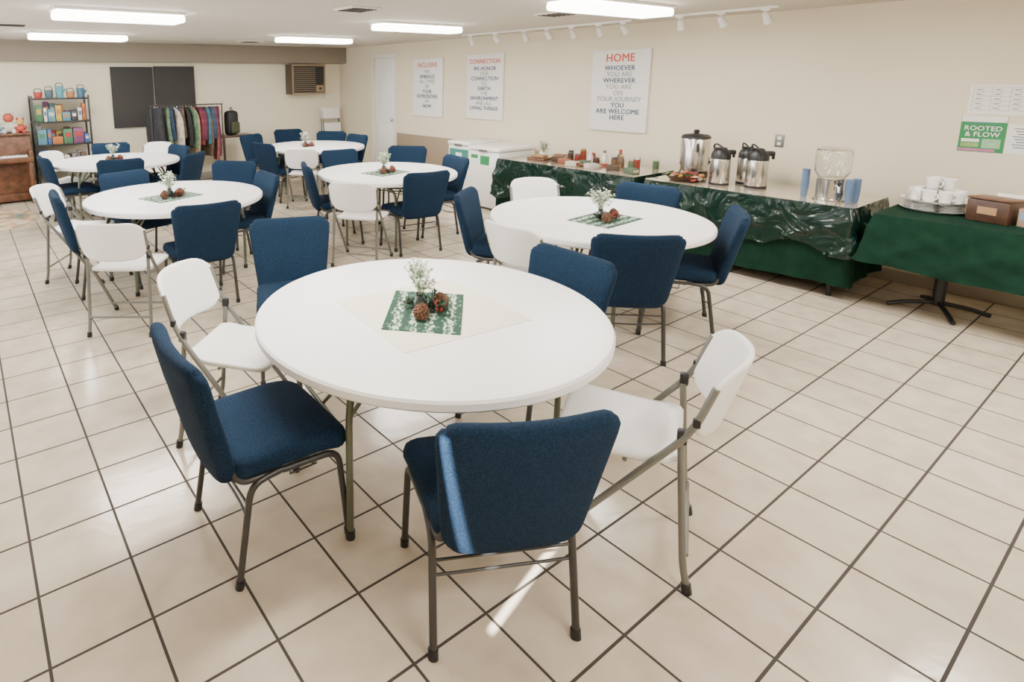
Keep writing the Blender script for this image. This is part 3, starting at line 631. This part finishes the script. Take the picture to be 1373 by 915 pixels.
# ------------------------------------------------------------------ back wall things
for x0,x1,z0,z1 in ((2.09,2.75,.97,1.96),(2.78,3.46,.96,1.97)):
    ob('display_board',MB().box(((x0+x1)/2,WY-.026,(z0+z1)/2),(x1-x0,.05,z1-z0),BOARD,.004).mesh('board'),label='black fabric display panel mounted on wall',cat='display board',group='black wall panels')
r=ob('air_conditioner',None,(5.60,WY-.142,1.73),label='brown through-wall air conditioner under the soffit',cat='air conditioner')
ob('casing',MB().box((0,.0,0),(.72,.28,.56),BROWNM,.01).mesh('casing'),parent=r)
w=MB()
for zz_ in (-.265,.265): w.box((0,-.145,zz_),(.72,.02,.03),TANM,.003)
for xx_ in (-.345,.345): w.box((xx_,-.145,0),(.03,.02,.50),TANM,.003)
ob('frame',w.mesh('frame'),parent=r)
w=MB().box((-.09,-.143,0),(.46,.008,.48),BLK)
for k in range(12): w.box((-.09,-.15,-.21+k*.038),(.46,.012,.014),GRILLE)
ob('grille',w.mesh('grille'),parent=r)
ob('control_panel',MB().box((.235,-.145,.07),(.16,.012,.34),BLK,.003).box((.235,-.145,-.175),(.16,.012,.12),TANM,.003).cyl((.235,-.15,-.175),(.235,-.17,-.175),.025,BLK).mesh('controls'),parent=r)
ob('thermostat',MB().box((6.2,WY-.012,1.38),(.14,.024,.09),PAPER,.004).mesh('thermostat'),label='small white thermostat box on wall',cat='thermostat')
for i in range(2):
    r=ob('folding_chair',None,(6.15,WY-.20-.07*i,.02),0,label='folded white chair leaning upright in the corner',cat='chair',group='folded white chairs'); r.rotation_euler=(-.08,0,.1*i)
    ob('backrest',MB().cushion((0,0,1.05),(.42,.025,.22),.012,WPL,cuts=6).mesh('backrest',60),parent=r); ob('seat',MB().cushion((0,-.02,.66),(.40,.025,.40),.012,WPL,cuts=6).mesh('seat',60),parent=r)
    for sx in (-1,1): ob('leg',MB().tube([(sx*.20,.01,1.10),(sx*.205,.01,0)],.011,GREYT).mesh('leg'),parent=r)
r=ob('storage_rack',None,(1.27,10.05,0),label='black metal storage rack holding toys and supplies',cat='shelf')
for sx in (-1,1):
    for sy in (-1,1): ob('post',MB().box((sx*.38,sy*.18,.765),(.025,.025,1.53),BLK,.002).mesh('post'),parent=r)
SZ=(.12,.45,.80,1.14,1.48)
for z in SZ: ob('shelf',MB().box((0,0,z),(.78,.38,.022),BLK,.003).mesh('shelf'),parent=r)
palette=[(.35,.035,.025),(.04,.10,.25),(.42,.28,.05),(.05,.15,.07),(.5,.48,.43),(.15,.05,.12),(.35,.12,.03),(.07,.2,.25),(.6,.57,.5),(.03,.03,.035),(.10,.06,.04)]
rd=random.Random(23)
for si,z in enumerate(SZ[1:4]):
    for row,yb in ((0,9.97),(1,10.13)):
        x=.92+.02*row
        while x<1.56:
            wd=rd.uniform(.04,.15); h=rd.uniform(.10,.27)+.02*row; c=rd.choice(palette); wd=min(wd,1.63-x)
            w=MB().box((0,0,h/2),(wd-.004,.14,h),colmat(c),.004); w.box((0,-.071,h*.6),(wd*.6,.002,h*.3),colmat(rd.choice(palette)))
            ob('game_box',w.mesh('game_box'),(x+wd/2,yb+rd.uniform(-.006,.006),z+.011),label='colorful game box standing on black rack',cat='box',group='game boxes on the rack'); x+=wd+.006
for i,(c,h,kk) in enumerate((((.35,.035,.025),.09,0),((.06,.10,.12),.12,0),((.08,.26,.30),.17,1),((.35,.15,.05),.09,0),((.04,.12,.2),.14,1))):
    r=ob('toy_bucket',None,(.99+i*.145,9.98,1.491),label='small colored toy bucket with handle on rack top',cat='toy bucket',group='toys on the rack')
    w=MB().lathe([(0,0),(.045,0),(.06,h*.7),(.055,h),(.04,h*1.02),(0,h*1.05)],colmat(c),18)
    if kk: w.tube([(.05,0,h*.5),(.085,0,h*.8)],.012,colmat(c),8)
    ob('bucket_body',w.mesh('body'),parent=r)
    ob('handle',MB().tube([(-.055,0,h*.9),(-.04,0,h+.05),(.04,0,h+.05),(.055,0,h*.9)],.006,BLK,6,fillet=.03).mesh('handle'),parent=r)
SHOE=MB().cushion((0,0,.03),(.08,.24,.06),.025,colmat((.05,.05,.06)),cuts=5,fn=lambda p:Vector((p.x*(1-.2*(p.y>.05)),p.y,p.z*(1.3 if p.y<-.02 else .9)))).mesh('shoe')
for i in range(6): ob('shoe',SHOE,(.97+i*.115,9.97,.135),pi,label='dark shoe on the bottom shelf of rack',cat='shoe',group='shoes on the rack')
r=ob('upright_piano',None,(.12,9.95,0),label='brown wooden upright piano against the wall',cat='piano')
ob('piano_case',MB().box((0,.07,.52),(1.40,.36,.92),WOOD,.01).box((0,-.12,.08),(1.40,.06,.10),WOOD,.006).mesh('case'),parent=r)
ob('lid',MB().box((0,.06,.992),(1.44,.42,.025),WOOD,.006).mesh('lid'),parent=r)
ob('key_bed',MB().box((0,-.20,.64),(1.40,.26,.07),WOOD,.008).box((-.67,-.2,.72),(.05,.24,.1),WOOD,.006).box((.67,-.2,.72),(.05,.24,.1),WOOD,.006).mesh('key_bed'),parent=r)
w=MB().box((0,-.22,.688),(1.26,.15,.02),PAPER)
for k in range(30):
    if k%7 not in (2,6): w.box((-.60+k*.041,-.19,.703),(.014,.09,.014),BLK)
ob('keyboard',w.mesh('keyboard'),parent=r)
for sx in (-1,1): ob('leg',MB().box((sx*.66,-.29,.31),(.05,.05,.60),WOOD,.008).box((sx*.66,-.25,.02),(.06,.14,.04),WOOD,.006).mesh('leg'),parent=r)
for i in range(2): ob('pedal',MB().cushion((-.04+.08*i,-.17,.06),(.03,.10,.012),.005,mat('brass',(.5,.33,.1),.3,1.),cuts=3).mesh('pedal'),parent=r)
def doll(x,y,z,c1,c2,s=1):
    r=ob('stuffed_toy',None,(x,y,z),-.2,label='small bright stuffed toy sitting on the piano',cat='stuffed toy',group='toys on the piano')
    ob('toy_body',MB().sph((0,0,.07*s),.07*s,colmat(c1),(1,.9,1)).sph((-.05*s,-.05*s,.02*s),.03*s,colmat(c1)).sph((.05*s,-.05*s,.02*s),.03*s,colmat(c1)).sph((-.07*s,-.02*s,.09*s),.025*s,colmat(c1)).sph((.07*s,-.02*s,.09*s),.025*s,colmat(c1)).mesh('body'),parent=r)
    ob('toy_head',MB().sph((0,-.01,.175*s),.055*s,colmat(c2)).sph((-.04*s,0,.225*s),.02*s,colmat(c1)).sph((.04*s,0,.225*s),.02*s,colmat(c1)).mesh('head'),parent=r)
doll(.72,9.92,1.005,(.40,.04,.03),(.5,.3,.08),.9); doll(.58,9.96,1.005,(.5,.48,.42),(.4,.07,.04),1.25); doll(.42,9.95,1.005,(.15,.25,.3),(.5,.4,.25),.9)
ob('storage_bin',MB().box((0,0,.06),(.24,.2,.12),colmat((.4,.04,.03)),.012).box((0,0,.125),(.25,.21,.012),colmat((.6,.58,.5)),.004).mesh('bin'),(.16,9.98,1.005),label='red storage bin with pale lid on piano',cat='bin')
ob('round_rug',MB().lathe([(0,.010),(.84,.010),(.86,.004),(.86,0),(0,0)],RUG,48).mesh('rug'),(-.15,8.75,0),label='round patterned rug on tile floor',cat='rug')
r=ob('clothes_rack',None,(3.08,9.62,0),label='metal rolling clothes rack full of garments',cat='clothes rack')
for sx in (-1,1):
    ob('rack_post',MB().tube([(sx*.58,0,.06),(sx*.58,0,1.34)],.010,GUN).tube([(sx*.58,-.25,.06),(sx*.58,.25,.06)],.012,GUN).mesh('post'),parent=r)
    for sy in (-1,1): ob('wheel',MB().cyl((sx*.58-.01,sy*.24,.025),(sx*.58+.01,sy*.24,.025),.025,BLK,16).mesh('wheel'),parent=r)
ob('rack_bar',MB().tube([(-.60,0,1.34),(.60,0,1.34)],.010,GUN).mesh('bar'),parent=r)
ob('lower_bar',MB().tube([(-.58,0,.10),(.58,0,.10)],.010,GUN).mesh('bar'),parent=r)
gc=[(.02,.02,.025),(.08,.14,.08),(.015,.015,.02),(.16,.03,.035),(.035,.06,.11),(.26,.20,.13),(.015,.03,.07),(.09,.06,.035),(.03,.03,.03),(.18,.05,.05),(.42,.38,.32),(.03,.11,.15),(.015,.015,.015),(.10,.02,.05),(.02,.05,.12)]
rd=random.Random(5)
n=22
xs=2.55
for i in range(n):
    h=rd.uniform(.46,.90); wd=rd.uniform(.30,.48); th=rd.uniform(.03,.06)
    def fg(p,h=h,wd=wd):
        t=(p.z+h/2)/h
        k=1-.75*max(0,(t-.86)/.14)**1.2 if t>.86 else .92+.10*math.sin(t*3)
        return Vector((p.x*(1+.35*(1-t))+.012*math.sin(p.y*22+p.z*7),p.y*k,p.z))
    w=MB().cushion((0,0,-.035-h/2),(th,wd,h),.0145,mat('garment_%d'%i,gc[(i*4+i//5)%15],.9,var=.35,vscale=14),cuts=8,fn=fg)
    w.tube([(0,0,-.05),(0,0,-.005),(0,.015,.012),(0,.0,.017)],.0025,STEEL,5)
    ob('hanging_garment',w.mesh('garment',60),(xs,9.62,1.34),rd.uniform(-.3,.3),label='garment on a hanger, clothes rack',cat='garment',group='clothes on the rack'); xs+=rd.uniform(.040,.058)
r=ob('backpack',None,(3.88,9.78,.795),.4,label='black backpack resting beside the clothes rack',cat='backpack')
ob('bag_body',MB().cushion((0,0,.21),(.26,.16,.42),.07,mat('black_nylon',(.015,.015,.017),.6),cuts=6).mesh('body',60),parent=r); ob('front_pocket',MB().cushion((0,-.09,.13),(.2,.06,.2),.028,mat('olive_nylon',(.05,.06,.03),.6),cuts=5).mesh('pocket',60),parent=r)
ob('strap',MB().tube([(0,0,.41),(0,.02,.47),(.04,.02,.47),(.04,0,.41)],.008,BLK,6,fillet=.02).mesh('strap'),parent=r)
r=ob('side_table',None,(3.95,9.80,0),label='small dark wooden side table by clothes rack',cat='side table')
ob('table_top',MB().box((0,0,.78),(.60,.40,.03),WOODD,.005).mesh('top'),parent=r)
for sx in (-1,1):
    for sy in (-1,1): ob('leg',MB().box((sx*.27,sy*.17,.382),(.03,.03,.765),WOODD,.003).mesh('leg'),parent=r)
# ------------------------------------------------------------------ sun + world
s=bpy.data.lights.new('sun','SUN'); s.energy=50; s.angle=.006; s.color=(1,.97,.94)
so=bpy.data.objects.new('sun',s); C.objects.link(so); so.location=(-6,-1,5)
so.rotation_euler=Vector((.97,.24,-.53)).to_track_quat('-Z','Y').to_euler()
w=bpy.data.worlds.new('world'); bpy.context.scene.world=w; w.use_nodes=True
w.node_tree.nodes['Background'].inputs[0].default_value=(.7,.85,1,1); w.node_tree.nodes['Background'].inputs[1].default_value=.8
# ------------------------------------------------------------------ camera
th,ro,ps=.1784,-.0083,.5939
fw=Vector((math.sin(ps)*math.cos(th),math.cos(ps)*math.cos(th),-math.sin(th))); rt=Vector((math.cos(ps),-math.sin(ps),0)); up=rt.cross(fw)
r2=rt*math.cos(ro)+up*math.sin(ro); u2=-rt*math.sin(ro)+up*math.cos(ro)
cd=bpy.data.cameras.new('camera'); cam=bpy.data.objects.new('camera',cd); C.objects.link(cam)
M=Matrix((r2,u2,-fw)).transposed().to_4x4(); M.translation=Vector((0,0,1.7511)); cam.matrix_world=M
cd.sensor_width=36; cd.lens=794.67/1373*36; cd.shift_x=.1461; cd.shift_y=-.1528; cd.clip_start=.05
bpy.context.scene.camera=cam
